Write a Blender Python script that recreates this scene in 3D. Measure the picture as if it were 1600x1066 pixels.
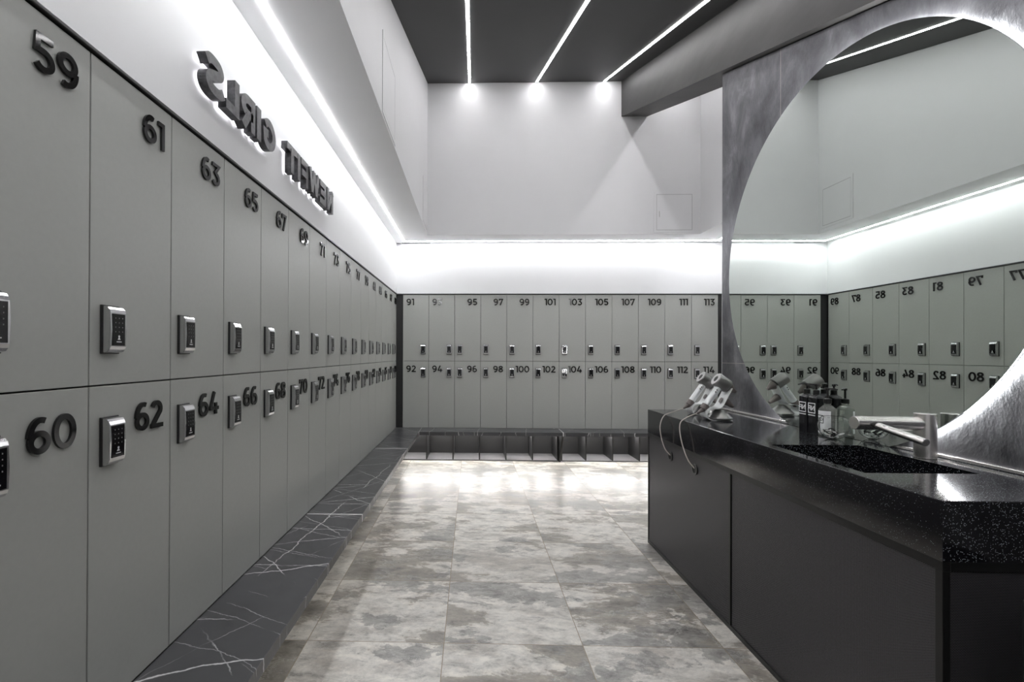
import bpy, bmesh, math, random
from mathutils import Matrix, Vector
random.seed(7)
PI = math.pi
for o in list(bpy.data.objects): bpy.data.objects.remove(o)
SC = bpy.context.scene
COL = SC.collection

# ---------------------------------------------------------------- camera, world, exposure
H = 1.2873                                  # eye height
FPX, CX, CY, YAW, PITCH, ROLL = 758.51, 717.23, 550.89, -0.0265, 0.0042, 0.0032
def ray(px, py):
    x, y = px - CX, py - CY
    c, s = math.cos(ROLL), math.sin(ROLL); x, y = c*x + s*y, -s*x + c*y
    r, u, d = x/FPX, -y/FPX, 1.0
    c, s = math.cos(PITCH), math.sin(PITCH); d, u = d*c - u*s, d*s + u*c
    c, s = math.cos(YAW), math.sin(YAW)
    return Vector((r*c + d*s, -r*s + d*c, u))
fw = ray(CX, CY); rt = (ray(CX+FPX, CY) - fw).normalized(); upv = (ray(CX, CY-FPX) - fw).normalized(); fw.normalize()
cam = bpy.data.objects.new('camera', bpy.data.cameras.new('camera')); COL.objects.link(cam)
M = Matrix.Identity(4)
for i in range(3): M[i][0], M[i][1], M[i][2] = rt[i], upv[i], -fw[i]
M[0][3], M[1][3], M[2][3] = 0, 0, H
cam.matrix_world = M
cam.data.sensor_width = 36; cam.data.lens = FPX/1600*36
cam.data.shift_x = (800-CX)/1600; cam.data.shift_y = (CY-533)/1600
cam.data.clip_start = 0.02
SC.camera = cam
SC.view_settings.view_transform = 'Standard'; SC.view_settings.look = 'None'
SC.view_settings.gamma = 1; SC.view_settings.use_curve_mapping = False
SC.view_settings.exposure = 1.0
w = bpy.data.worlds.new('world'); SC.world = w; w.use_nodes = True
w.node_tree.nodes['Background'].inputs[0].default_value = (0.8, 0.85, 0.9, 1)
w.node_tree.nodes['Background'].inputs[1].default_value = 0.02
COVE, CEIL_E, UNDER_FAR, UNDER_LEFT, HALO, RING = 36.0, 19.0, 105.0, 4.0, 1.2, 30.0

# ---------------------------------------------------------------- materials
def mat(name, col=(.5,.5,.5), rough=.5, metal=0, **k):
    m = bpy.data.materials.new(name); m.use_nodes = True
    b = m.node_tree.nodes['Principled BSDF']
    b.inputs['Base Color'].default_value = (*col, 1); b.inputs['Roughness'].default_value = rough; b.inputs['Metallic'].default_value = metal
    for kk, v in k.items(): b.inputs[kk.replace('_', ' ')].default_value = v
    return m
class NT:
    def __init__(s, m): s.t = m.node_tree; s.b = s.t.nodes['Principled BSDF']
    def n(s, typ, **k):
        nd = s.t.nodes.new(typ)
        for a, v in k.items():
            if a.startswith('i_'):
                key = a[2:]; key = int(key) if key.isdigit() else key.replace('_', ' ')
                nd.inputs[key].default_value = v
            else: setattr(nd, a, v)
        return nd
    def l(s, a, b): s.t.links.new(a, b)
    def math(s, op, a, b=None, c=None):
        nd = s.t.nodes.new('ShaderNodeMath'); nd.operation = op
        for i, v in enumerate((a, b, c)):
            if v is None: continue
            if isinstance(v, (int, float)): nd.inputs[i].default_value = v
            else: s.l(v, nd.inputs[i])
        return nd.outputs[0]
    def ramp(s, fac, stops):
        r = s.t.nodes.new('ShaderNodeValToRGB'); e = r.color_ramp.elements
        while len(e) < len(stops): e.new(.5)
        for el, (p, c) in zip(e, stops): el.position = p; el.color = (*c, 1) if len(c) == 3 else c
        s.l(fac, r.inputs[0]); return r.outputs[0]
    def mix(s, fac, a, b, blend='MIX'):
        nd = s.t.nodes.new('ShaderNodeMix'); nd.data_type = 'RGBA'; nd.blend_type = blend
        for i, v in ((0, fac), (6, a), (7, b)):
            if isinstance(v, (int, float)): nd.inputs[i].default_value = v
            elif isinstance(v, tuple): nd.inputs[i].default_value = (*v, 1)
            else: s.l(v, nd.inputs[i])
        return nd.outputs[2]
    def pos(s): return s.n('ShaderNodeTexCoord').outputs['Object']
def emis(name, col, st):
    m = mat(name, (1,1,1)); b = m.node_tree.nodes['Principled BSDF']
    b.inputs['Emission Color'].default_value = (*col, 1); b.inputs['Emission Strength'].default_value = st
    return m
def mottled(name, c0, c1, rough, metal=0, scale=3, bump=.0, detail=6, stretch=(1,1,1), r1=None):
    m = mat(name, c0, rough, metal); t = NT(m)
    mp = t.n('ShaderNodeMapping', i_Scale=stretch); t.l(t.pos(), mp.inputs[0])
    nz = t.n('ShaderNodeTexNoise', i_Scale=scale, i_Detail=detail, i_Roughness=.6); t.l(mp.outputs[0], nz.inputs['Vector'])
    t.l(t.ramp(nz.outputs['Fac'], [(.3, c0), (.7, c1)]), t.b.inputs['Base Color'])
    if r1 is not None:
        t.l(t.math('MULTIPLY_ADD', nz.outputs['Fac'], r1-rough, rough), t.b.inputs['Roughness'])
    if bump:
        bp = t.n('ShaderNodeBump', i_Strength=bump, i_Distance=.01); t.l(nz.outputs['Fac'], bp.inputs['Height']); t.l(bp.outputs[0], t.b.inputs['Normal'])
    return m
WHITE = mottled('white_wall_paint', (.70,.70,.71), (.73,.73,.74), .6, scale=1.5)
CEILM = mottled('charcoal_ceiling_paint', (.012,.0115,.012), (.016,.0155,.016), .6, scale=1.2)
BEAMM = mottled('dark_grey_plaster', (.017,.0165,.0155), (.046,.044,.042), .5, .2, scale=2.6, bump=.15, stretch=(1,.5,1.5))
BACKM = mat('grey_back_wall', (.35,.35,.35), .6)
DOOR = mottled('grey_green_laminate', (.342,.350,.328), (.356,.364,.342), .42, scale=60, detail=2)
CARC = mat('black_carcass', (.012,.012,.012), .6)
TRIM = mat('black_trim', (.018,.017,.018), .35)
NUMM = mat('gloss_black_acrylic', (.006,.006,.006), .06)
CHROME = mat('satin_chrome', (.62,.62,.63), .16, 1)
KEYP = mat('black_glass', (.004,.004,.005), .05)
MARK = mat('white_print', (.75,.75,.75), .5)
KMARK = mat('dim_grey_print', (.13,.13,.13), .5)
EMARK = mat('pale_print', (.5,.5,.5), .5)
CUB = mat('charcoal_board', (.018,.0175,.018), .4)
CUBL = mat('grey_laminate_board', (.17,.165,.17), .4)
SEAL = mat('white_sealant', (.8,.8,.8), .5)
LETM = mottled('dark_brushed_metal', (.03,.03,.032), (.11,.11,.115), .35, .6, scale=40, detail=8)
STEEL = mottled('brushed_steel', (.74,.72,.70), (.80,.78,.76), .27, 1, scale=30, stretch=(1,1,.05))
COVEM = emis('cove_led', (.975,.985,1), COVE)
CEILE = emis('ceiling_led', (1,.985,1), CEIL_E)
UNDF = emis('under_bench_led', (1,.985,.96), UNDER_FAR)
UNDL = emis('soft_under_bench_led', (1,.95,.88), UNDER_LEFT)
HALOM = emis('letter_halo_led', (.97,.95,1), HALO)
RINGM = emis('mirror_halo_led', (1,1,1), RING)
MIRR = mat('mirror_silver', (.725,.775,.74), .0, 1)
MESHF = mat('black_powder_coat', (.014,.014,.014), .32, .3)
DARKP = mat('dark_plastic', (.01,.01,.01), .3)
DRYG = mat('nickel_grey', (.27,.265,.26), .33, .8)
DRYD = mat('dark_nickel', (.13,.125,.125), .3, .8)
DRYW = mat('silver_white_plastic', (.72,.74,.75), .28, .35)
STAND = mat('light_grey_stand', (.62,.63,.63), .35, .2)
BROWN = mat('taupe_plastic', (.13,.11,.105), .35, .2)
CORD = mat('taupe_cord', (.42,.38,.35), .5)
BBOT = mat('black_bottle_plastic', (.006,.006,.008), .15)
CLEAR = mat('pale_green_liquid', (.93,.96,.90), .06, Transmission_Weight=.88, IOR=1.2)
GLASS = mat('clear_glass', (.99,1,.995), .0, Transmission_Weight=1.0, IOR=1.35)
LABELW = mat('white_label', (.78,.78,.79), .5)
TIEB = mat('black_elastic', (.01,.01,.01), .6)
TIEW = mat('white_elastic', (.75,.75,.74), .6)

# floor tiles
FLOOR = mat('stone_floor_tiles', rough=.25); t = NT(FLOOR)
sx = t.n('ShaderNodeSeparateXYZ'); t.l(t.pos(), sx.inputs[0])
u = t.math('DIVIDE', t.math('ADD', sx.outputs[0], .735), .615); v = t.math('DIVIDE', t.math('ADD', sx.outputs[1], -2.168), .589)
fu, fv = t.math('FLOOR', u), t.math('FLOOR', v)
cmb = t.n('ShaderNodeCombineXYZ'); t.l(fu, cmb.inputs[0]); t.l(fv, cmb.inputs[1])
wn = t.n('ShaderNodeTexWhiteNoise', noise_dimensions='3D'); t.l(cmb.outputs[0], wn.inputs['Vector'])
off = t.n('ShaderNodeVectorMath', operation='MULTIPLY_ADD'); t.l(wn.outputs['Color'], off.inputs[0]); off.inputs[1].default_value = (9,9,9); t.l(t.pos(), off.inputs[2])
mp = t.n('ShaderNodeMapping', i_Rotation=(0,0,.45), i_Scale=(.95,1.7,1)); t.l(off.outputs[0], mp.inputs[0])
n1 = t.n('ShaderNodeTexNoise', i_Scale=1.5, i_Detail=14, i_Roughness=.66, i_Distortion=.15); t.l(mp.outputs[0], n1.inputs['Vector'])
n2 = t.n('ShaderNodeTexNoise', i_Scale=9, i_Detail=12, i_Roughness=.8, i_Distortion=.25); t.l(mp.outputs[0], n2.inputs['Vector'])
n3 = t.n('ShaderNodeTexNoise', i_Scale=1.7, i_Detail=14, i_Roughness=.66, i_Distortion=.15); 
o3 = t.n('ShaderNodeVectorMath', operation='ADD'); t.l(mp.outputs[0], o3.inputs[0]); o3.inputs[1].default_value = (5,3,2); t.l(o3.outputs[0], n3.inputs['Vector'])
base = t.ramp(n1.outputs['Fac'], [(.30,(.13,.12,.105)), (.41,(.24,.222,.192)), (.484,(.33,.30,.26)), (.492,(.54,.515,.47)), (.55,(.64,.62,.575)), (.64,(.40,.375,.34))])
var = t.ramp(n2.outputs['Fac'], [(.36,(.30,.30,.30)), (.44,(.78,.78,.78)), (.50,(1,1,1)), (.60,(1.28,1.27,1.25))])
c = t.mix(.85, base, var, 'MULTIPLY')
c = t.mix(t.ramp(n3.outputs['Fac'], [(.55,(0,0,0)), (.558,(.7,.7,.7)), (.64,(.85,.85,.85))]), c, t.mix(t.ramp(n2.outputs['Fac'], [(.35,(0,0,0)), (.65,(1,1,1))]), (.09,.088,.085), (.36,.35,.33)))
vv = t.n('ShaderNodeTexVoronoi', feature='DISTANCE_TO_EDGE', i_Scale=2.3)
dv = t.n('ShaderNodeVectorMath', operation='MULTIPLY_ADD'); t.l(n2.outputs['Color'], dv.inputs[0]); dv.inputs[1].default_value = (.45,.45,.45); t.l(mp.outputs[0], dv.inputs[2]); t.l(dv.outputs[0], vv.inputs['Vector'])
c = t.mix(t.ramp(vv.outputs['Distance'], [(.0,(.6,.6,.6)), (.014,(0,0,0))]), c, (.75,.74,.71))
def gl(x, width, size):
    f = t.math('FRACT', x); d = t.math('MINIMUM', f, t.math('SUBTRACT', 1, f)); return t.math('LESS_THAN', d, width/size)
g = t.math('MAXIMUM', gl(u, .0018, .615), gl(v, .0018, .589))
v2 = t.n('ShaderNodeTexVoronoi', feature='DISTANCE_TO_EDGE', i_Scale=5.5); t.l(dv.outputs[0], v2.inputs['Vector'])
c = t.mix(t.ramp(v2.outputs['Distance'], [(.0,(.6,.6,.6)), (.010,(0,0,0))]), c, (.20,.19,.18))
c = t.mix(t.math('MULTIPLY', wn.outputs['Value'], .2), c, (.38,.36,.33))
c = t.mix(g, c, (.30,.25,.19))
t.l(c, t.b.inputs['Base Color'])
t.l(t.math('ADD', t.math('MULTIPLY_ADD', n2.outputs['Fac'], .18, .24), t.math('MULTIPLY', g, .4)), t.b.inputs['Roughness'])
bp = t.n('ShaderNodeBump', i_Strength=.12, i_Distance=.004); t.l(n2.outputs['Fac'], bp.inputs['Height']); t.l(bp.outputs[0], t.b.inputs['Normal'])

# dark marble
MARB = mat('black_veined_marble', rough=.32); t = NT(MARB)
mp = t.n('ShaderNodeMapping', i_Scale=(1,1,1)); t.l(t.pos(), mp.inputs[0])
nz = t.n('ShaderNodeTexNoise', i_Scale=2.0, i_Detail=6, i_Roughness=.62); t.l(mp.outputs[0], nz.inputs['Vector'])
dv = t.n('ShaderNodeVectorMath', operation='MULTIPLY_ADD'); t.l(nz.outputs['Color'], dv.inputs[0]); dv.inputs[1].default_value = (.13,.13,.13); t.l(mp.outputs[0], dv.inputs[2])
def vein(rot, spacing, wid, amp, mscale, lo, ph):
    m2 = t.n('ShaderNodeMapping', i_Rotation=(0,0,rot)); t.l(dv.outputs[0], m2.inputs[0])
    sp = t.n('ShaderNodeSeparateXYZ'); t.l(m2.outputs[0], sp.inputs[0])
    f = t.math('FRACT', t.math('MULTIPLY_ADD', sp.outputs[0], 1/spacing, ph)); d = t.math('MULTIPLY', t.math('ABSOLUTE', t.math('SUBTRACT', f, .5)), spacing)
    m3 = t.n('ShaderNodeMapping', i_Scale=(1.6/spacing*.3,.6,1)); t.l(m2.outputs[0], m3.inputs[0])
    mk = t.n('ShaderNodeTexNoise', i_Scale=mscale, i_Detail=3); t.l(m3.outputs[0], mk.inputs['Vector'])
    width = t.math('MULTIPLY', mk.outputs['Fac'], wid)
    line = t.math('MAXIMUM', t.math('SUBTRACT', 1, t.math('DIVIDE', d, width)), 0)
    return t.math('MULTIPLY', t.math('MULTIPLY', line, amp), t.ramp(mk.outputs['Fac'], [(lo,(0,0,0)), (lo+.05,(1,1,1))]))
vn = vein(.10, .56, .0055, 1.1, 1.8, .47, .27)
for a_ in ((-.75, .37, .006, 1.0, 2.5, .44, .1), (1.25, .31, .007, 1.1, 2.2, .46, .6), (1.62, .43, .006, .9, 2.6, .44, .35), (-1.15, .23, .004, .7, 3.5, .47, .8), (.55, .29, .004, .7, 3.2, .47, .5), (1.95, .17, .0035, .5, 4.5, .48, .2)):
    vn = t.math('MAXIMUM', vn, vein(*a_))
vn = t.math('MINIMUM', t.math('MULTIPLY', vn, .8), 1)
cl = t.ramp(nz.outputs['Fac'], [(.3,(.040,.040,.043)), (.7,(.066,.066,.069))])
t.l(t.mix(vn, cl, (.75,.75,.75)), t.b.inputs['Base Color'])

# speckled quartz
QUAR = mat('black_sparkle_quartz', rough=.10); t = NT(QUAR)
vo = t.n('ShaderNodeTexVoronoi', i_Scale=330); t.l(t.pos(), vo.inputs['Vector'])
sz = t.n('ShaderNodeSeparateColor'); t.l(vo.outputs['Color'], sz.inputs[0])
dot = t.math('MULTIPLY', t.math('LESS_THAN', vo.outputs['Distance'], .29), t.math('GREATER_THAN', sz.outputs[0], .66))
br = t.math('MULTIPLY', dot, t.math('MULTIPLY', sz.outputs[1], .85))
t.l(t.mix(br, (.006,.006,.008), (.75,.85,.9)), t.b.inputs['Base Color'])
t.b.inputs['Specular IOR Level'].default_value = 1.0

# crumpled metal panel
PANEL = mat('dark_worked_metal', rough=.3, metal=.75); t = NT(PANEL)
p = t.pos(); sx = t.n('ShaderNodeSeparateXYZ'); t.l(p, sx.inputs[0])
mp = t.n('ShaderNodeMapping', i_Rotation=(.6,0,0), i_Scale=(1,1.7,1.0)); t.l(p, mp.inputs[0])
na = t.n('ShaderNodeTexNoise', i_Scale=3.2, i_Detail=8, i_Roughness=.68, i_Distortion=.3); t.l(mp.outputs[0], na.inputs['Vector'])
nb = t.n('ShaderNodeTexNoise', i_Scale=26, i_Detail=5, i_Roughness=.7); t.l(mp.outputs[0], nb.inputs['Vector'])
cc = t.ramp(na.outputs['Fac'], [(.3,(.06,.06,.066)), (.48,(.12,.12,.13)), (.58,(.17,.17,.182)), (.72,(.30,.30,.315))])
sy = t.math('ABSOLUTE', t.math('SUBTRACT', sx.outputs[1], 2.78)); s2 = t.math('ABSOLUTE', t.math('SUBTRACT', sx.outputs[1], 1.54)); s3 = t.math('ABSOLUTE', t.math('SUBTRACT', sx.outputs[2], 1.235))
seam = t.math('LESS_THAN', t.math('MINIMUM', t.math('MINIMUM', sy, s2), s3), .0013)
t.l(t.mix(seam, cc, (.45,.42,.38)), t.b.inputs['Base Color'])
t.l(t.math('ADD', t.math('MULTIPLY', na.outputs['Fac'], .25), .24), t.b.inputs['Roughness'])
hh = t.math('ADD', na.outputs['Fac'], t.math('MULTIPLY', nb.outputs['Fac'], .10))
bp = t.n('ShaderNodeBump', i_Strength=.5, i_Distance=.012); t.l(hh, bp.inputs['Height']); t.l(bp.outputs[0], t.b.inputs['Normal'])

# expanded metal mesh (diamond openings)
def meshmat(name, axis, tone):
    m = mat(name, rough=.38, metal=.5); t = NT(m)
    sx = t.n('ShaderNodeSeparateXYZ'); t.l(t.pos(), sx.inputs[0])
    a = t.math('DIVIDE', sx.outputs[axis], .0066); b = t.math('DIVIDE', sx.outputs[2], .0042)
    def tri(x): return t.math('ABSOLUTE', t.math('SUBTRACT', t.math('FRACT', x), .5))
    d1 = t.math('ADD', tri(a), tri(b)); d2 = t.math('ADD', tri(t.math('ADD', a, .5)), tri(t.math('ADD', b, .5)))
    hole = t.math('LESS_THAN', t.math('MINIMUM', d1, d2), .34)
    t.l(t.mix(hole, tone, (.004,.004,.004)), t.b.inputs['Base Color'])
    t.l(t.math('ADD', t.math('MULTIPLY', hole, .5), .36), t.b.inputs['Roughness'])
    return m
MESHY = meshmat('perforated_steel_long', 1, (.125,.12,.13)); MESHX = meshmat('perforated_steel_end', 0, (.125,.12,.13))

# ---------------------------------------------------------------- mesh helpers
def obj(name, bm, m, parent=None, smooth=False):
    me = bpy.data.meshes.new(name)
    bmesh.ops.recalc_face_normals(bm, faces=bm.faces)
    if smooth:
        for f in bm.faces: f.smooth = True
        for e in bm.edges:
            if len(e.link_faces) == 2 and e.calc_face_angle(0) > .6: e.smooth = False
    bm.to_mesh(me); bm.free()
    for mm in (m if isinstance(m, (list, tuple)) else [m]): me.materials.append(mm)
    o = bpy.data.objects.new(name, me); COL.objects.link(o)
    if parent: o.parent = parent
    return o
def empty(name, loc=(0,0,0)):
    o = bpy.data.objects.new(name, None); COL.objects.link(o); o.location = loc; o.empty_display_size = .1; return o
def tag(o, label, cat, group=None, kind=None):
    o['label'] = label; o['category'] = cat
    if group: o['group'] = group
    if kind: o['kind'] = kind
    return o
def struct(o): o['kind'] = 'structure'; return o
def B(): return bmesh.new()
def box(bm, x0, x1, y0, y1, z0, z1, bev=0):
    vs = [bm.verts.new((x, y, z)) for x in (x0, x1) for y in (y0, y1) for z in (z0, z1)]
    fs = [bm.faces.new([vs[i] for i in q]) for q in ((0,1,3,2),(4,6,7,5),(0,4,5,1),(2,3,7,6),(0,2,6,4),(1,5,7,3))]
    if bev:
        es = set(e for f in fs for e in f.edges)
        bmesh.ops.bevel(bm, geom=list(es), offset=bev, segments=2, affect='EDGES', profile=.5)
    return bm
def prism(bm, pts, f0, f1):                     # pts 2D, f0/f1 map a 2D point to 3D
    a = [bm.verts.new(f0(*p)) for p in pts]; b = [bm.verts.new(f1(*p)) for p in pts]; n = len(pts)
    bm.faces.new(a); bm.faces.new(b[::-1])
    for i in range(n): bm.faces.new((a[i], b[i], b[(i+1) % n], a[(i+1) % n]))
    return bm
def lathe(bm, prof, o=(0,0,0), ax=(0,0,1), n=32, cap=True):   # prof: (radius, height along axis)
    ax = Vector(ax).normalized(); o = Vector(o)
    q = ax.to_track_quat('Z', 'Y').to_matrix()
    rings = []
    for r, h in prof:
        if r < 1e-6: rings.append([bm.verts.new(o + q @ Vector((0,0,h)))])
        else: rings.append([bm.verts.new(o + q @ Vector((r*math.cos(2*PI*i/n), r*math.sin(2*PI*i/n), h))) for i in range(n)])
    for a, b in zip(rings, rings[1:]):
        for i in range(n):
            j = (i+1) % n
            if len(a) == 1 and len(b) == 1: continue
            if len(a) == 1: bm.faces.new((a[0], b[i], b[j]))
            elif len(b) == 1: bm.faces.new((a[i], b[0], a[j]))
            else: bm.faces.new((a[i], b[i], b[j], a[j]))
    if cap:
        for r in (rings[0], rings[-1]):
            if len(r) > 1: bm.faces.new(r)
    return bm
def cyl(bm, p0, p1, r0, r1=None, n=28, bev=.0015):
    p0, p1 = Vector(p0), Vector(p1); L = (p1-p0).length; r1 = r0 if r1 is None else r1
    return lathe(bm, [(r0-bev, 0), (r0, bev), (r1, L-bev), (max(r1-bev, 1e-4), L)], p0, p1-p0, n)
def tube(bm, pts, r, n=10):
    pts = [Vector(p) for p in pts]; prev = None; rings = []
    for i, p in enumerate(pts):
        d = (pts[min(i+1, len(pts)-1)] - pts[max(i-1, 0)]).normalized()
        if prev is None: s = d.orthogonal().normalized()
        else: s = (prev - d*prev.dot(d)).normalized()
        prev = s; b = d.cross(s)
        rings.append([bm.verts.new(p + r*(math.cos(2*PI*k/n)*s + math.sin(2*PI*k/n)*b)) for k in range(n)])
    for a, b in zip(rings, rings[1:]):
        for k in range(n): bm.faces.new((a[k], b[k], b[(k+1) % n], a[(k+1) % n]))
    bm.faces.new(rings[0]); bm.faces.new(rings[-1]); return bm
def spline(pts, m=8):                            # Catmull-Rom
    P = [Vector(p) for p in pts]; P = [2*P[0]-P[1]] + P + [2*P[-1]-P[-2]]; out = []
    for i in range(1, len(P)-2):
        for k in range(m):
            s = k/m; a, b, c, d = P[i-1], P[i], P[i+1], P[i+2]
            out.append(.5*((2*b) + (c-a)*s + (2*a-5*b+4*c-d)*s*s + (3*b-a-3*c+d)*s**3))
    out.append(P[-2]); return out

# ---------------------------------------------------------------- glyphs (stroke skeletons, height 1)
def arc(cx, cy, rx, ry, a0, a1, n=14): return [(cx+rx*math.cos(math.radians(a0+(a1-a0)*i/n)), cy+ry*math.sin(math.radians(a0+(a1-a0)*i/n))) for i in range(n+1)]
def glyph(ch, w):
    h = w/2
    R = .30                                      # bowl half width of digits
    if ch == '0': return .76, [('c', arc(.38,.5,.38-h,.5-h,0,360,28)[:-1])]
    if ch == '1': return .36, [('o', [(.0,1-h),(.36-h,1-h),(.36-h,0)])]
    if ch == '2': return .68, [('o', arc(.33,.69,.31-h,.31-h,160,-25,12) + [(.10,h*1.1)]), ('o', [(.02,h),(.68,h)])]
    if ch == '3': return .66, [('o', [(.04,1-h),(.58,1-h),(.30,.60)] + arc(.33,.31,.33-h,.31-h,75,-150,14))]
    if ch == '4': return .76, [('o', [(.42,1),(.10,.27)]), ('o', [(.03,.27),(.76,.27)]), ('o', [(.54,.52),(.54,0)])]
    if ch == '5': return .68, [('o', [(.62,1-h),(.16,1-h),(.13,.56)] + arc(.34,.32,.34-h,.32-h,100,-145,14)[1:])]
    if ch == '6': return .70, [('c', arc(.36,.32,.34-h,.32-h,0,360,24)[:-1]), ('o', arc(.40,.46,.40-h,.54-h,180,68,12))]
    if ch == '9': return .70, [('c', arc(.34,.68,.34-h,.32-h,0,360,24)[:-1]), ('o', arc(.30,.54,.40-h,.54-h,0,-112,12))]
    if ch == '7': return .68, [('o', [(h,.72),(h,1-h),(.60,1-h),(.22,0)])]
    if ch == '8': return .70, [('c', arc(.35,.29,.35-h,.29-h,0,360,24)[:-1]), ('c', arc(.35,.755,.31-h,.245-h,0,360,22)[:-1])]
    if ch == 'I': return w, [('o', [(h,0),(h,1)])]
    if ch == 'L': return .72, [('o', [(h,1),(h,h),(.72,h)])]
    if ch == 'T': return .92, [('o', [(0,1-h),(.92,1-h)]), ('o', [(.46,1-h),(.46,0)])]
    if ch == 'F': return .78, [('o', [(h,0),(h,1-h),(.78,1-h)]), ('o', [(h,.47),(.70,.47)])]
    if ch == 'E': return .80, [('o', [(.80,h),(h,h),(h,1-h),(.78,1-h)]), ('o', [(h,.5),(.72,.5)])]
    if ch == 'N': return .92, [('o', [(h,0),(h,1)]), ('o', [(.92-h,0),(.92-h,1)]), ('o', [(h*.9,1-h*.4),(.92-h*.9,h*.4)])]
    if ch == 'W': return 1.34, [('o', [(h*.8,1),(.38,h*.5)]), ('o', [(.38,h*.5),(.67,1-h*.3)]), ('o', [(.67,1-h*.3),(.96,h*.5)]), ('o', [(.96,h*.5),(1.34-h*.8,1)])]
    if ch == 'R': return .84, [('o', [(h,0),(h,1-h),(.42,1-h)] + arc(.42,.66,.40-h,.34-h,90,-90,12)[1:] + [(h,.32+h)]), ('o', [(.44,.38),(.70,0)])]
    if ch == 'G': return .96, [('o', arc(.50,.5,.50-h,.5-h,42,318,22) + [(.93-h,.5),(.56,.5)])]
    if ch == 'S': return .84, [('o', [(p.x, p.y) for p in spline([(.77,.76,0),(.64,.855,0),(.45,.872,0),(.25,.835,0),(.17,.715,0),(.24,.60,0),(.43,.52,0),(.62,.43,0),(.69,.295,0),(.60,.165,0),(.40,.128,0),(.20,.15,0),(.05,.25,0)], 4)])]
    return .3, []
def ribbon(bm, kind, pts, w, F, d0, d1):
    n = len(pts); h = w/2; L = []; Rr = []
    for i in range(n):
        if kind == 'c': a, b = pts[i-1], pts[(i+1) % n]
        else: a, b = pts[max(i-1, 0)], pts[min(i+1, n-1)]
        p = pts[i]
        def nrm(q, r):
            dx, dy = r[0]-q[0], r[1]-q[1]; l = math.hypot(dx, dy) or 1; return (-dy/l, dx/l)
        n1 = nrm(a, p) if a != p else nrm(p, b); n2 = nrm(p, b) if b != p else n1
        mx, my = n1[0]+n2[0], n1[1]+n2[1]; l = math.hypot(mx, my) or 1; mx /= l; my /= l
        k = h/max(.5, mx*n1[0]+my*n1[1])
        L.append((p[0]+mx*k, p[1]+my*k)); Rr.append((p[0]-mx*k, p[1]-my*k))
    V = [[bm.verts.new(F(x, y, d)) for (x, y) in side] for side in (L, Rr) for d in (d0, d1)]
    l0, l1, r0, r1 = V
    rng = range(n if kind == 'c' else n-1)
    for i in rng:
        j = (i+1) % n
        bm.faces.new((l1[i], l1[j], r1[j], r1[i])); bm.faces.new((l0[i], r0[i], r0[j], l0[j]))
        bm.faces.new((l0[i], l0[j], l1[j], l1[i])); bm.faces.new((r0[i], r1[i], r1[j], r0[j]))
    if kind == 'o':
        for i in (0, n-1): bm.faces.new((l0[i], l1[i], r1[i], r0[i]))
def text_bm(s, h, stroke, F, d0, d1, gap=.12):   # returns bmesh and width (m)
    bm = B(); u = 0
    for k, ch in enumerate(s):
        gw, strokes = glyph(ch, stroke)
        for ks, (kind, pts) in enumerate(strokes):
            ribbon(bm, kind, pts, stroke, lambda x, y, d, u=u: F((u+x)*h, y*h, d), d0, d1+ks*(d1-d0)*.05)
        u += gw + (gap if k < len(s)-1 else 0)
    return bm, u*h
def text_w(s, h, stroke, gap=.12): return (sum(glyph(c, stroke)[0] for c in s) + gap*(len(s)-1))*h

# ---------------------------------------------------------------- dimensions
XL, YF, XR = -.9323, 5.9733, 3.03
P, Y0, X0 = .32, 1.1584, -.8526
ZB, ZM, ZT = .3827, 1.2063, 2.0241
ZS, YU, XUL, XUR = 2.6566, 5.5457, -.5162, 2.576
SL, ZC, YK = .3501, 4.3962, 1.5
YBK = -1.2
def zc(y): return ZC - SL*(YU - max(y, YK))
TX = .42                                         # locker depth

# ---------------------------------------------------------------- room shell
bm = B(); box(bm, XL-.55, XR+.1, YBK-.1, YF+.55, -.08, 0); struct(obj('floor', bm, FLOOR))
bm = B(); prism(bm, [(YU+.45, zc(YU)+SL*.45), (YK, zc(YK)), (YBK-.1, zc(YK)), (YBK-.1, zc(YK)+.1), (YK, zc(YK)+.1), (YU+.45, zc(YU)+SL*.45+.1)],
    lambda a, b: (XUL-.1, a, b), lambda a, b: (XUR+.1, a, b)); struct(obj('ceiling', bm, CEILM))
# left wall: bulkhead over the lockers, soffit and upper wall set forward
bm = B(); box(bm, XL-.55, XL-.45, YBK, YF+.5, 0, ZT+.0125); box(bm, XL-.55, XL, YBK, YF+.5, ZT+.0125, ZS+.1)
struct(obj('wall_left', bm, WHITE))
def upper_side(name, x0, x1):
    bm = B(); prism(bm, [(YBK, ZS), (YU+.4, ZS), (YU+.4, zc(YU)+SL*.4), (YK, zc(YK)), (YBK, zc(YK))], lambda a, b: (x0, a, b), lambda a, b: (x1, a, b))
    struct(obj(name, bm, WHITE))
upper_side('wall_left_upper', XL-.05, XUL); upper_side('wall_right_upper', XUR, XR+.05)
bm = B(); box(bm, XUL, XUR, YU, YF+.05, ZS, zc(YU)); struct(obj('wall_far_upper', bm, WHITE))
bm = B(); box(bm, XL-.45, XR+.1, YF+.45, YF+.55, 0, ZT+.0125); box(bm, XL, XR+.1, YF, YF+.55, ZT+.0125, ZS)
struct(obj('wall_far', bm, WHITE))
bm = B(); box(bm, XR, XR+.1, YBK, YF, 0, ZS); struct(obj('wall_right', bm, WHITE))
bm = B(); box(bm, XL-.5, XR+.1, YBK-.1, YBK, 0, 3.1); struct(obj('wall_back', bm, WHITE))
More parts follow.
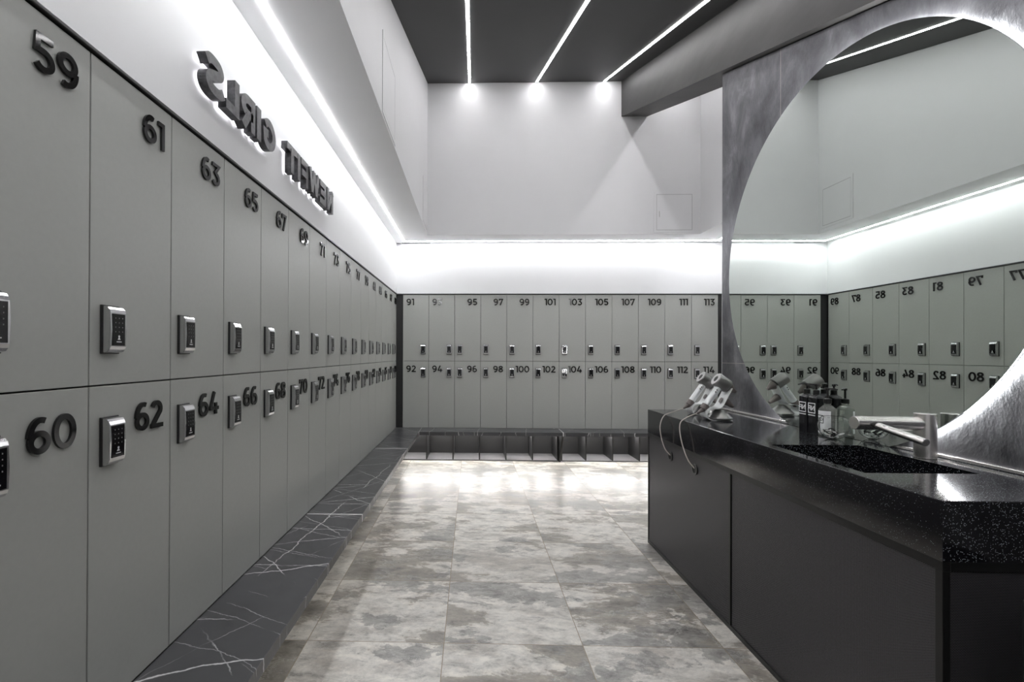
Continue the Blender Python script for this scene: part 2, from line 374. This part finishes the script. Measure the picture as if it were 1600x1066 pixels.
# locker caps and corner fillers
bm = B(); box(bm, XL-.03, XL+.009, YBK, YF-.009, ZT+.002, ZT+.012, .002); struct(obj('trim_1', bm, TRIM))
bm = B(); box(bm, XL, XR, YF-.009, YF+.03, ZT+.002, ZT+.012, .002); struct(obj('trim_2', bm, TRIM))
bm = B(); box(bm, XL-.02, X0-.002, YF+.012, YF+.03, ZB, ZT); struct(obj('trim_3', bm, CARC))
bm = B(); box(bm, X0+12*P+.002, XR, YF+.003, YF+.03, ZB, ZT); struct(obj('trim_4', bm, CARC))
bm = B(); box(bm, XL-.40, XL-.01, YBK, Y0-P, ZB, ZT); struct(obj('trim_5', bm, DOOR))     # closed run of the wall nearest the entrance

# ---------------------------------------------------------------- beam and mirror wall
bm = B(); bx0, bx1 = 1.6885, 1.981
zb = lambda y: zc(y) - .4016
prism(bm, [(YU, zb(YU)), (YU, zc(YU)), (YK, zc(YK)), (YBK, zc(YK)), (YBK, zb(YK)), (YK, zb(YK))], lambda a, b: (bx0, a, b), lambda a, b: (bx1, a, b))
tag(obj('ceiling_beam', bm, BEAMM), 'dark grey plaster beam running under the sloped charcoal ceiling', 'beam')
YE = 3.418
bm = B(); g = .007
prism(bm, [(YBK, 0), (YE, 0), (YE, zb(YE)-g), (YK, zb(YK)-g), (YBK, zb(YK)-g)], lambda a, b: (1.737, a, b), lambda a, b: (1.96, a, b))
pw = tag(obj('partition_wall', bm, PANEL), 'dark worked-metal partition wall carrying the round mirror', 'partition')
bm = B(); box(bm, 1.722, 1.737, 1.284, YE, .915, .927, .002); obj('base_trim', bm, STEEL, pw)
# round mirror
mc, mz, mr = 2.345, 1.780, .918
XM = lambda y: 1.7069 - (y-2.6)*.0055
def disc_pts(r, zmin, n=160):
    pts = []
    for i in range(n):
        a = 2*PI*i/n; y, z = mc+r*math.cos(a), mz+r*math.sin(a)
        if z > zmin: pts.append((a, y, z))
    a0 = math.asin((zmin-mz)/r)
    pts.append((a0, mc+r*math.cos(a0), zmin)); pts.append((PI-a0, mc-r*math.cos(a0), zmin))
    k = lambda q: (q[0]-a0-1e-6) % (2*PI)
    pts.sort(key=lambda q: (q[0]+PI/2) % (2*PI)); return [(q[1], q[2]) for q in pts]
bm = B(); dp = disc_pts(mr, .9155)
prism(bm, dp, lambda a, b: (XM(a), a, b), lambda a, b: (XM(a)+.005, a, b))
mirror = tag(obj('round_mirror', bm, MIRR), 'large round backlit mirror on the dark metal partition wall', 'mirror')
bm = B(); rp = disc_pts(mr-.010, .955)
va = [bm.verts.new((1.7165, y, z)) for y, z in rp]; vb = [bm.verts.new((1.734, y, z)) for y, z in rp]
n = len(rp)
for i in range(n):
    j = (i+1) % n
    if abs(rp[i][1]-.955) < 1e-4 and abs(rp[j][1]-.955) < 1e-4: continue
    bm.faces.new((va[i], vb[i], vb[j], va[j]))
obj('halo_light', bm, RINGM, mirror)
bm = B(); prism(bm, disc_pts(mr-.06, .93, 80), lambda a, b: (XM(a)+.005, a, b), lambda a, b: (1.737, a, b)); obj('mirror_mount', bm, DARKP, mirror)

# ---------------------------------------------------------------- lights that show
def strip(name, label, boxes, m, housing=True):
    bm = B()
    for b in boxes: box(bm, *b)
    return tag(obj(name, bm, m), label, 'light')
for k, (x, lab) in enumerate([(-.0358, 'ceiling light line nearest the white upper left wall'), (.7268, 'ceiling light line in the middle of the three over the aisle'), (1.4898, 'ceiling light line running beside the grey beam'), (2.252, 'ceiling light line on the far side of the beam behind the partition')]):
    bm = B(); yk = YK
    pr = [(YU-.03, zc(YU-.03)), (yk, zc(yk)), (YBK, zc(yk)), (YBK, zc(yk)-.004), (yk, zc(yk)-.004), (YU-.03, zc(YU-.03)-.004)]
    prism(bm, pr, lambda a, b: (x-.011, a, b), lambda a, b: (x+.011, a, b))
    tag(obj('ceiling_strip_light', bm, CEILE), 'thin glowing ' + lab, 'strip light', 'light lines in the sloped ceiling')
LX, LY, RXx = XL+.11, YF-.12, XR-.113
def cove(lab, *b):
    bm = B(); box(bm, *b); tag(obj('cove_strip_light', bm, COVEM), lab, 'strip light', 'light lines under the white soffit')
cove('glowing cove line under the soffit along the left locker wall', LX-.008, LX+.008, YBK, LY+.008, ZS-.003, ZS)
cove('glowing cove line under the soffit along the far locker wall', LX+.008, RXx-.008, LY-.008, LY+.008, ZS-.003, ZS)
cove('glowing cove line under the soffit beside the right wall behind the partition', RXx-.008, RXx+.008, 1.5, LY+.008, ZS-.003, ZS)

# ---------------------------------------------------------------- access panels
def access(name, lab, F, w_, h_, latch):
    r = None
    def slab(nm, a0, a1, b0, b1, t0, t1, m, par):
        bm = B(); prism(bm, [(a0,b0),(a1,b0),(a1,b1),(a0,b1)], lambda a, b: F(a, b, t0), lambda a, b: F(a, b, t1)); return obj(nm, bm, m, par)
    root = slab('access_panel', 0, w_, 0, h_, .0004, .0012, CARC, None); tag(root, lab, 'access panel')
    e = .028
    bm = B()
    for a0, a1, b0, b1 in ((0, w_, 0, e), (0, w_, h_-e, h_), (0, e, e, h_-e), (w_-e, w_, e, h_-e)):
        prism(bm, [(a0,b0),(a1,b0),(a1,b1),(a0,b1)], lambda a, b: F(a, b, .0012), lambda a, b: F(a, b, .004))
    obj('frame', bm, WHITE, root)
    d = slab('hatch_door', e+.003, w_-e-.003, e+.003, h_-e-.003, .0012, .0035, WHITE, root)
    if latch: slab('latch', e+.03, e+.036, h_*.38, h_*.52, .0035, .006, STEEL, root)
access('access_panel', 'square white access hatch low on the far upper wall right of the light patch', lambda a, b, d: (2.055+a, YU-d, 2.675+b), .455, .46, True)
access('access_panel', 'white access hatch on the upper left wall nearest the camera', lambda a, b, d: (XUL+d, 2.75+a, 2.672+b), .46, .47, False)
access('access_panel', 'white access hatch on the upper left wall close to the far corner', lambda a, b, d: (XUL+d, 5.05+a, 2.70+b), .45, .46, False)

# ---------------------------------------------------------------- locker
# local frame: u along the wall, d out of the wall, z up; origin at the lower left door corner
def lock_parts(par, u0, z0):
    W, Hh, D0 = .056, .118, .007
    bm = B(); box(bm, u0-.002, u0+W+.002, -D0, 0, z0-.003, z0+Hh+.003, .0015); o = obj('keypad_lock', bm, DARKP, par)
    prof = [(0,.0),(.006,.0),(.012,.0025),(.0165,.008),(.019,.016),(.020,.059),(.019,.102),(.0165,.110),(.012,.1155),(.006,.118),(0,.118)]
    bm = B(); prism(bm, prof, lambda d, z: (u0, -D0-d, z0+z), lambda d, z: (u0+W, -D0-d, z0+z)); bmesh.ops.bevel(bm, geom=[e for e in bm.edges if abs(e.verts[0].co.x-e.verts[1].co.x) < 1e-6], offset=.0012, segments=2, affect='EDGES'); obj('lock_housing', bm, CHROME, o)
    f = D0+.0208
    bm = B(); box(bm, u0+.006, u0+W-.006, -f, -D0-.015, z0+.018, z0+.099, .0008); obj('keypad_panel', bm, KEYP, o)
    bm = B()
    for i in range(3):
        for j in range(4):
            a, b = u0+.016+i*.012, z0+.088-j*.0115
            box(bm, a-.0011, a+.0011, -f-.0004, -f+.0002, b-.0014, b+.0014)
    obj('key_digits', bm, KMARK, o); bm = B()
    cx = u0+.028
    lathe(bm, [(.0030,0),(.0030,.0004)], (cx, -f, z0+.0415), (0,-1,0), 12)
    prism(bm, [(cx-.005,z0+.033),(cx+.005,z0+.033),(cx,z0+.041)], lambda a, b: (a, -f+.0002, b), lambda a, b: (a, -f-.0004, b))
    box(bm, cx-.0085, cx+.0085, -f-.0004, -f+.0002, z0+.0265, z0+.029)
    obj('lock_emblem', bm, EMARK, o)
    return o
def proto_locker(top, lock_left):
    root = empty('locker'); z0, z1 = (ZM, ZT) if top else (ZB, ZM)
    g = .0019
    bm = B(); box(bm, .001, P-.001, .0195, TX, z0+.001, z1-.001); obj('locker_body', bm, CARC, root)
    bm = B(); box(bm, g, P-g, 0, .018, z0+g, z1-g, .0016); obj('door', bm, DOOR, root)
    lock_parts(root, .035 if lock_left else P-.040-.056, 1.289 if top else 1.005)
    return root
protos = {}
FIRST = set()
def copy_tree(o, par=None):
    c = o.copy(); COL.objects.link(c); c.parent = par
    for ch in list(KIDS[o.name]): copy_tree2(ch, c)
    return c
def copy_tree2(ch, par):
    c = ch.copy(); COL.objects.link(c); c.parent = par
    for g in list(ch.children): copy_tree2(g, c)
def locker(num, top, lock_left, loc, rz, label, group, num_left=False):
    key = (top, lock_left)
    if key not in protos: r = protos[key] = proto_locker(top, lock_left); kids = None
    else:
        src = protos[key]; kids = [c for c in src.children if c.name.split('.')[0] != 'locker_number']
        r = src.copy(); COL.objects.link(r)
        for ch in kids: copy_tree2(ch, r)
    r.location = loc; r.rotation_euler = (0, 0, rz)
    s = str(num); hh = .080; st = .158
    wd = text_w(s, hh, st, .10)
    u0 = .045 if num_left else P-.045-wd
    zz = 1.8935 if top else 1.070
    bm, _ = text_bm(s, hh, st, lambda x, y, d: (u0+x, -d, zz+y), .0015, .0075, .10)
    obj('locker_number', bm, NUMM, r)
    tag(r, label, 'locker', group)
# first the far wall (front faces -Y, u = +X)
for i in range(12):
    for top in (True, False):
        num = 91+2*i+(0 if top else 1); ll = i > 1
        loc = (X0+i*P, YF, 0)
        locker(num, top, ll, loc, 0, 'grey-green locker with number %d on its door in the %s row of the far wall' % (num, 'upper' if top else 'lower'), 'lockers on the far wall', num_left=not ll)
for i in range(-1, 15):
    for top in (True, False):
        num = 61+2*i+(0 if top else 1)
        # front faces +X, u = +Y : rotate +90 deg about z maps u->+Y and outward -Y -> +X
        locker(num, top, True, (XL, Y0+i*P, 0), PI/2, 'grey-green locker with number %d on its door in the %s row of the left wall' % (num, 'upper' if top else 'lower'), 'lockers on the left wall')

# ---------------------------------------------------------------- wall sign (mirror-written as in the place)
ZL, HL, SW = 2.176, .134, .255
sign = [('S',1.585,1.712,'GIRLS'),('L',1.722,1.822,'GIRLS'),('R',1.834,1.957,'GIRLS'),('I',1.972,2.012,'GIRLS'),('G',2.030,2.163,'GIRLS'),
        ('T',2.300,2.434,'NEWFIT'),('I',2.442,2.480,'NEWFIT'),('F',2.490,2.600,'NEWFIT'),('W',2.606,2.790,'NEWFIT'),('E',2.802,2.926,'NEWFIT'),('N',2.938,3.070,'NEWFIT')]
for ch, a, b, word in sign:
    gw = glyph(ch, SW)[0]*HL; k = (b-a)/gw
    F = lambda x, y, d: (XL+d, b-x*k, ZL+y)
    bm, _ = text_bm(ch, HL, SW, F, .014, .045)
    o = tag(obj('sign_letter', bm, LETM), 'dark metal letter %s of the mirror-written word %s on the left wall' % (ch, word), 'sign letter', 'backlit letters of the wall sign')
    bm, _ = text_bm(ch, HL, SW*.55, F, .0105, .0135); obj('halo_light', bm, HALOM, o)

# ---------------------------------------------------------------- benches and shoe cubbies
def slab(lab, x0, x1, y0, y1, joint=None):
    bm = B(); box(bm, x0, x1, y0, y1, .341, .383, .0015); o = tag(obj('bench', bm, MARB), lab, 'bench', 'black marble bench tops')
    if joint:
        bm = B(); box(bm, *joint); obj('joint_sealant', bm, SEAL, o)
bx = -.615; jt = .008
slab('veined black marble bench top in front of lockers 61 to 70, nearest the camera', XL+.001, bx, YBK, 2.73-jt, (XL+.002, bx+.0006, 2.73-jt, 2.73, .3405, .3837))
slab('veined black marble bench top in the middle of the left wall', XL+.001, bx, 2.73, 4.65-jt, (XL+.002, bx+.0006, 4.65-jt, 4.65, .3405, .3837))
slab('veined black marble bench top filling the far left corner', XL+.001, bx-.001, 4.65, YF-.001, (bx-.001, bx+.002, 5.66, YF-.003, .3405, .3837))
slab('veined black marble bench top under lockers 93 to 102 at the far wall', bx+.002, 1.067-jt, 5.66, YF-.001, (1.067-jt, 1.067, 5.6594, YF-.003, .3405, .3837))
slab('veined black marble bench top at the far wall running behind the counter', 1.067, XR-.001, 5.66, YF-.001)
def cubby(lab, xs, x0, x1, yb):
    root = empty('shoe_cubby', ((x0+x1)/2, 6.08, 0)); c = Vector(root.location)
    def part(nm, *b):
        bm = B(); box(bm, b[0]-c.x, b[1]-c.x, b[2]-c.y, b[3]-c.y, b[4], b[5]); return obj(nm, bm, CUBL if nm == 'base_board' else CUB, root)
    part('base_board', x0, x1, 5.885, yb, .001, .016); part('back_panel', x0, x1, yb-.012, yb, .016, .340); part('top_board', x0, x1, YF+.01, yb, .332, .3405)
    for x in xs: part('divider', x-.007, x+.007, 5.885, yb-.012, .016, .3405 if False else .331)
    tag(root, lab, 'shoe cubby', 'open shoe cubbies under the far bench')
dv = [-.545+P*k for k in range(-1, 12)]
cubby('row of open dark shoe cubbies under the left part of the far bench', dv[0:6]+[1.035], -.90, 1.045, YF+.32)
cubby('row of open dark shoe cubbies under the far bench next to the black counter', [1.085]+dv[7:], 1.075, 3.0, YF+.32)
bm = B(); prism(bm, [(5.675,.3405),(5.93,.3405),(5.93,.001),(5.86,.001)], lambda a, b: (1.049, a, b), lambda a, b: (1.069, a, b))
tag(obj('bench_bracket', bm, MESHF), 'black slanted bracket holding the far bench at its joint', 'bracket')
for x0, x1, lab in ((-.88, 1.02, 'left'), (1.10, 2.95, 'right')):
    bm = B()
    for q in dv:
        a, b = max(q+.022, x0), min(q+P-.022, x1)
        if b-a > .05: box(bm, a, b, 5.950, 5.964, .327, .3315)
    tag(obj('under_bench_light', bm, UNDF), 'glowing strip light hidden under the %s half of the far bench' % lab, 'strip light', 'strip lights under the far bench')
bm = B(); box(bm, XL-.02, -.90, YBK, 5.88, .0, .34); tag(obj('bench_plinth', bm, CUB), 'dark recessed plinth carrying the marble bench along the left wall', 'plinth')

bm = B(); box(bm, -.895, -.880, YBK, 5.60, .3365, .3408); tag(obj('under_bench_light', bm, UNDL), 'soft strip light hidden under the marble bench of the left wall', 'strip light')

# ---------------------------------------------------------------- counter
xc, y0, y1, zt, zb_ = 1.2127, 1.284, 3.378, .9138, .757
sx0, sx1, sy0, sy1 = 1.254, 1.610, 1.583, 2.069
bm = B()
O = [(xc,y0),(1.736,y0),(1.736,y1),(xc,y1)]; I = [(sx0,sy0),(sx1,sy0),(sx1,sy1),(sx0,sy1)]
bv = .0022
to = [bm.verts.new((x+bv*(1 if x == xc else 0), y+bv*(1 if y == y0 else -1), zt)) for x, y in O]; lo = [bm.verts.new((x, y, zt-bv)) for x, y in O]; bo = [bm.verts.new((x, y, zb_)) for x, y in O]
ti = [bm.verts.new((x, y, zt)) for x, y in I]; bi = [bm.verts.new((x, y, zb_)) for x, y in I]
for i in range(4):
    j = (i+1) % 4
    bm.faces.new((to[i], to[j], ti[j], ti[i])); bm.faces.new((to[i], lo[i], lo[j], to[j])); bm.faces.new((lo[i], bo[i], bo[j], lo[j])); bm.faces.new((bo[i], bi[i], bi[j], bo[j])); bm.faces.new((ti[i], ti[j], bi[j], bi[i]))
ctop = tag(obj('countertop', bm, QUAR), 'thick polished black speckled countertop with a sunken sink', 'countertop')
bm = B()
e = .006
vs_t = [bm.verts.new((x, y, zt-.004)) for x, y in ((sx0+.0005,sy0+.0005),(sx1-.0005,sy0+.0005),(sx1-.0005,sy1-.0005),(sx0+.0005,sy1-.0005))]
vs_b = [bm.verts.new((v.co.x, v.co.y, .775)) for v in vs_t]
for i in range(4): j = (i+1) % 4; bm.faces.new((vs_t[i], vs_b[i], vs_b[j], vs_t[j]))
bm.faces.new(vs_b); obj('sink_basin', bm, QUAR, ctop)
bm = B(); lathe(bm, [(.001,.006),(.018,.006),(.021,.003),(.021,0)], (1.45,1.83,.7755), (0,0,1), 24, False); obj('drain', bm, STEEL, ctop)
# cabinet: frame, perforated panels
cab = tag(empty('vanity_cabinet', (1.47, 2.33, 0)), 'black metal framed vanity cabinet with perforated panels under the counter', 'cabinet')
cl = cab.location.copy()
def cp(nm, m, bs, bev=.001, par=cab):
    bm = B()
    for b in bs: box(bm, b[0]-cl.x, b[1]-cl.x, b[2]-cl.y, b[3]-cl.y, b[4], b[5], bev)
    return obj(nm, bm, m, par)
xf = xc+.0005
cp('frame', MESHF, [(xf, xf+.02, y0+.001, y1, .731, .7565), (xf, xf+.02, y0+.001, y1, 0, .022), (xf, xf+.02, y1-.012, y1, .022, .731), (xf, xf+.02, 2.312, 2.326, .022, .731), (xf, xf+.02, y0+.001, y0+.022, .022, .731),
    (xf+.02, 1.735, y0+.001, y0+.02, .731, .7565), (xf+.02, 1.735, y0+.001, y0+.02, 0, .022), (1.715, 1.735, y0+.001, y0+.02, .022, .731), (xf+.02, 1.735, y1-.02, y1, .0, .7565)])
a = cp('perforated_panel', MESHY, [(xf+.004, xf+.007, 2.330, y1-.012, .022, .731)], 0); b = cp('perforated_panel', MESHY, [(xf+.005, xf+.008, y0+.022, 2.308, .022, .731)], 0)
cp('perforated_panel', MESHX, [(xf+.022, 1.715, y0+.006, y0+.009, .022, .731)], 0)
for gy, gz in ((3.002,.670),(2.678,.665)):
    bm = B(); lathe(bm, [(.020,0),(.030,0),(.031,.004),(.029,.006),(.021,.006),(.020,0)], (xf+.004-cl.x, gy-cl.y, gz), (-1,0,0), 28, False); obj('cable_grommet', bm, DARKP, cab, True)
    bm = B(); lathe(bm, [(.0205,0),(.0205,.001)], (xf+.0035-cl.x, gy-cl.y, gz), (-1,0,0), 28); obj('grommet_hole', bm, CARC, cab)

# tap
tap = tag(empty('tap', (1.662, 1.825, zt)), 'brushed steel cylinder tap with long spout and rod lever at the sink', 'tap'); tl = tap.location.copy()
def V(x, y, z, l): return (x-l.x, y-l.y, z-l.z)
bm = B(); cyl(bm, V(1.662,1.825,zt,tl), V(1.662,1.825,1.077,tl), .0325, n=48); obj('post', bm, STEEL, tap, True)
bm = B(); cyl(bm, V(1.652,1.825,1.039,tl), V(1.405,1.825,1.041,tl), .0245, n=40); sp = obj('spout', bm, STEEL, tap, True)
bm = B(); cyl(bm, V(1.465,1.803,1.037,tl), V(1.465,1.790,1.035,tl), .0145); obj('lever_collar', bm, DARKP, tap, True)
bm = B(); cyl(bm, V(1.465,1.792,1.035,tl), V(1.462,1.602,1.008,tl), .0125); obj('lever', bm, STEEL, tap, True)

# ---------------------------------------------------------------- pump bottles
def pump(root, z0, l, r, top, ang, m=DARKP):
    bm = B(); lathe(bm, [(r,0),(r,.020),(r*.85,.022),(r*.3,.024),(.0045,.026),(.0045,top-z0-.010)], (0,0,z0), (0,0,1), 24); p = obj('pump', bm, m, root, True)
    bm = B(); lathe(bm, [(.008,0),(.0075,.010)], (0,0,top-.011), (0,0,1), 16)
    d = Vector((math.cos(ang), math.sin(ang), 0)); tube(bm, [Vector((0,0,top-.004))-d*.014, Vector((0,0,top-.003)), Vector((0,0,top-.003))+d*.024, Vector((0,0,top-.007))+d*.038], .0034, 8); obj('nozzle', bm, m, p, True)
def sq_logo(par, F, s, m):                      # outlined square with mirror-written NF
    bm = B(); t_ = .09
    cs = [(t_/2,t_/2),(1-t_/2,t_/2),(1-t_/2,1-t_/2),(t_/2,1-t_/2)]; sq = [(a[0]+(b[0]-a[0])*k/8, a[1]+(b[1]-a[1])*k/8) for a, b in zip(cs, cs[1:]+cs[:1]) for k in range(8)]
    for kind, pts in (('c', sq),): ribbon(bm, kind, pts, t_, lambda x, y, d: F(x*s, y*s, d), 0, .0003)
    b2, wd = text_bm('NF', .46*s, .2, lambda x, y, d: F(x+.12*s, y+.27*s, d), 0, .0003, .1)
    me = bpy.data.meshes.new('t'); b2.to_mesh(me); b2.free(); bm.from_mesh(me); bpy.data.meshes.remove(me)
    return obj('logo', bm, m, par)
def black_bottle(x, y, lab):
    r = tag(empty('pump_bottle', (x, y, zt)), lab, 'bottle', 'black pump bottles'); hx, hy = .0225, .029
    bm = B(); lay = [(1,0),(1,.165),(.96,.172),(.8,.178),(.45,.183),(.42,.186)]; rings = []
    for s, z in lay:
        ring = []
        for cx_, cy_, a0 in ((1,1,0),(-1,1,90),(-1,-1,180),(1,-1,270)):
            for k in range(5):
                a = math.radians(a0+k*22.5); rr = .006*s
                ring.append(bm.verts.new((cx_*(hx*s-rr)+rr*math.cos(a), cy_*(hy*s-rr)+rr*math.sin(a), z)))
        rings.append(ring)
    for a, b in zip(rings, rings[1:]):
        for k in range(20): bm.faces.new((a[k], b[k], b[(k+1) % 20], a[(k+1) % 20]))
    bm.faces.new(rings[0]); bm.faces.new(rings[-1]); obj('bottle_body', bm, BBOT, r, True)
    pump(r, .186, 0, .0135, .236, math.radians(148))
    sq_logo(r, lambda a, b, d: (-hx-.0002-d, -.025+a, .095+b), .050, MARK)
    bm = B(); rnd = random.Random(3); u_ = -.024
    while u_ < .022:
        w_ = rnd.uniform(.0018, .0034); box(bm, -hx-.0005, -hx-.0002, u_, u_+w_, .083, .088); u_ += w_+.0012
    obj('label_text', bm, MARK, r)
black_bottle(1.6665, 2.459, 'black square pump bottle with white square logo, farther from the glass bowl')
black_bottle(1.6665, 2.394, 'black square pump bottle with white square logo, next to the clear bottle')
r = tag(empty('pump_bottle', (1.668, 2.322, zt)), 'clear pump bottle of pale liquid with a white label behind the glass bowl', 'bottle')
bm = B(); lathe(bm, [(.030,0),(.0345,.003),(.035,.010),(.035,.118),(.033,.124),(.018,.140),(.0135,.144),(.0135,.152)], n=48); obj('bottle_body', bm, CLEAR, r, True)
pump(r, .150, 0, .0165, .222, math.radians(-35))
bm = B(); rr = .0354
def cylF(a, b, d): th = a/rr + PI; return ((rr+d)*math.cos(th), (rr+d)*math.sin(th), b)
n = 24; A0, A1 = -.034, .046
va = [[bm.verts.new(cylF(A0+(A1-A0)*i/n, z, 0)) for i in range(n+1)] for z in (.012, .116)]
for i in range(n): bm.faces.new((va[0][i], va[0][i+1], va[1][i+1], va[1][i]))
obj('label', bm, LABELW, r, True)
sq_logo(r, lambda a, b, d: cylF(-.022+a, b+.058, d+.0007), .038, NUMM)
# glass bowl
bl = tag(empty('glass_bowl', (1.622, 2.222, zt)), 'round clear glass bowl holding black and white hair ties', 'bowl')
bm = B(); R1 = .0595; prof = []
for k in range(19):
    a = math.radians(-78 + k*(122)/18); prof.append((R1*math.cos(a), .0585+R1*math.sin(a)))
inn = [(max(x-.0025*abs(x)/R1, .0) if True else 0, .0585+(z-.0585)*(1-.0025/R1)) for x, z in prof[::-1]]
full = [(0, prof[0][1])] + prof + inn + [(0, inn[-1][1])]
lathe(bm, full, n=48, cap=False); obj('bowl_shell', bm, GLASS, bl, True)
rnd = random.Random(11)
for k in range(26):
    for tr in range(200):
        a = rnd.uniform(0, 2*PI); q = rnd.uniform(0, .040); z = rnd.uniform(.012, .038)
        if R1-.026 < math.hypot(q, z-.0585) < R1-.0155: break
    bm = B(); rr_ = rnd.uniform(.0095, .0112); ww = .0026
    q_ = Vector((rnd.uniform(-1,1), rnd.uniform(-1,1), 1.2)).normalized(); s_ = q_.orthogonal().normalized(); t2 = q_.cross(s_)
    ringp = [s_*rr_*math.cos(2*PI*i/16)+t2*rr_*math.sin(2*PI*i/16) for i in range(16)]
    vs = [[bm.verts.new(pp*(1+ww/rr_*math.cos(2*PI*j/6)) + q_*ww*math.sin(2*PI*j/6)) for j in range(6)] for pp in ringp]
    for i in range(16):
        for j in range(6): bm.faces.new((vs[i][j], vs[(i+1) % 16][j], vs[(i+1) % 16][(j+1) % 6], vs[i][(j+1) % 6]))
    bk = k % 2
    o = tag(obj('hair_tie', bm, TIEB if bk else TIEW, None, True), '%s elastic hair tie lying in the round glass bowl' % ('black' if bk else 'white'), 'hair tie', '%s hair ties in the bowl' % ('black' if bk else 'white'))
    o.location = (1.622+q*math.cos(a), 2.222+q*math.sin(a), zt+z)

# ---------------------------------------------------------------- hair dryers on stands
def sheet(bm, prof, y0_, y1_, th):               # thin bent sheet, prof in (x, z)
    n = len(prof); L = []
    for i, p in enumerate(prof):
        a, b = prof[max(i-1,0)], prof[min(i+1,n-1)]; dx, dz = b[0]-a[0], b[1]-a[1]; l = math.hypot(dx, dz); L.append((p[0]-dz/l*th, p[1]+dx/l*th))
    prism(bm, prof + L[::-1], lambda a, b: (a, y0_, b), lambda a, b: (a, y1_, b))
def dryer(dx, dy, lab1, lab2, cordpts, lab3):
    st = tag(empty('dryer_stand', (1.41+dx, 2.85+dy, zt)), lab1, 'dryer stand', 'bent metal hair dryer stands'); l = Vector((1.41, 2.85, zt))
    prof = [(1.485,.9155),(1.42,.9155),(1.375,.9155)]
    prof += [(1.375-.034*math.sin(math.radians(a)), .9495-.034*math.cos(math.radians(a))) for a in range(15,181,15)]
    prof += [(1.40,.9838),(1.412,.985),(1.424,.992),(1.434,1.004),(1.448,1.032),(1.462,1.060),(1.482,1.100)]
    prof = [(x-l.x, z-l.z) for x, z in prof]
    bm = B(); sheet(bm, prof, -.047, .047, -.003); obj('stand_plate', bm, STAND, st, True)
    nrm = Vector((-.888, 0, .46))
    bm = B(); lathe(bm, [(.017,0),(.017,.001),(.014,.0015)], Vector(V(1.4405,2.85,1.028,l))+nrm*.0, nrm, 24); obj('magnet_disc', bm, BROWN, st, True)
    bm = B(); lathe(bm, [(.062,0),(.068,.004),(.068,.009),(.026,.052),(.022,.056),(.018,.056),(.018,.060)], (1.435-l.x, 0, .006), (0,0,1), 48); obj('diffuser', bm, DRYG, st, True)
    bm = B(); lathe(bm, [(.024,0),(.022,.012),(.012,.055),(.009,.066)], V(1.458,2.85,1.030,l), (.80,0,-.60), 28); obj('spare_nozzle', bm, BROWN, st, True)
    dr = tag(empty('hair_dryer', (1.41+dx, 2.85+dy, zt)), lab2, 'hair dryer', 'hair dryers resting on their stands')
    hd = Vector((-.57, 0, -.82)); axb = Vector((.82, 0, -.57))
    fc = Vector(V(1.4135,2.85,1.1515,l))
    bm = B(); lathe(bm, [(.017,.004),(.018,.0),(.036,-.001),(.0395,.003),(.0395,.076),(.037,.080),(.020,.081)], fc, axb, 44, False); obj('barrel', bm, DRYG, dr, True)
    bm = B(); lathe(bm, [(.0365,.0),(.0365,-.0014),(.0185,-.0014),(.0175,.0)], fc, axb, 44, False)
    bar = obj('intake_ring', bm, DRYW if False else DRYG, dr, True)
    bm = B(); lathe(bm, [(.0178,.0),(.0165,.030),(.0165,.079)], fc, axb, 32); obj('air_channel', bm, CARC, dr, True)
    bm = B(); lathe(bm, [(.030,.0),(.028,.010),(.013,.040),(.009,.052)], fc+axb*.083, axb, 28); obj('nozzle', bm, BROWN, dr, True)
    h0 = fc+axb*.040+hd*.036
    bm = B(); cyl(bm, h0, h0+hd*.120, .0190, n=32); hs = obj('handle', bm, DRYW, dr, True)
    side = Vector((-.55,-.60,.35)).normalized()
    perp = (Vector((-.3,-1,.15)) - hd*Vector((-.3,-1,.15)).dot(hd)).normalized()
    for kk in (.018, .032):
        bm = B(); lathe(bm, [(.0042,0),(.0042,.0015),(.003,.002)], h0+hd*kk+perp*.0185, perp, 14); obj('button', bm, DRYD, hs, True)
    bm = B(); cyl(bm, h0+hd*.120, h0+hd*.152, .0215, n=32); obj('filter_cage', bm, BROWN, dr, True)
    e0 = h0+hd*.152
    bm = B(); lathe(bm, [(.015,0),(.012,.012),(.0045,.042)], e0, hd+Vector((-.45,-.0,.12)), 20); obj('cord_relief', bm, BROWN, dr, True)
    s0 = Vector((1.41+dx, 2.85+dy, zt)) + e0 + (hd+Vector((-.45,0,.12))).normalized()*.040
    bm = B(); tube(bm, spline([s0]+[Vector(p) for p in cordpts]), .0032, 8)
    me = obj('power_cord', bm, CORD, None, True); tag(me, lab3, 'cord', 'hair dryer cords')
dryer(0, 0, 'bent light-grey metal stand with cone diffuser, nearer the pump bottles', 'silver and taupe hair dryer on the stand nearer the pump bottles',
      [(1.24,2.83,.930),(1.195,2.815,.900),(1.183,2.79,.84),(1.185,2.75,.765),(1.195,2.71,.705),(1.222,2.682,.663)],
      'thin taupe cord from the nearer hair dryer hanging into the nearer cabinet grommet')
dryer(.029, .25, 'bent light-grey metal stand with cone diffuser, at the far end of the counter', 'silver and taupe hair dryer on the stand at the far counter end',
      [(1.27,3.09,.932),(1.205,3.075,.908),(1.175,3.06,.85),(1.175,3.045,.78),(1.19,3.022,.71),(1.222,3.005,.668)],
      'thin taupe cord from the farther hair dryer hanging into the farther cabinet grommet')

# ---------------------------------------------------------------- bin at the counter end
bm = B(); lathe(bm, [(.10,0),(.108,.01),(.112,.70),(.110,.712),(.104,.712),(.100,.70),(.096,.02),(.0,.02)], (0,0,0), n=48)
wb = tag(obj('waste_bin', bm, DARKP, None, True), 'tall black round waste bin at the near end of the counter', 'bin'); wb.location = (1.372, 1.098, 0)
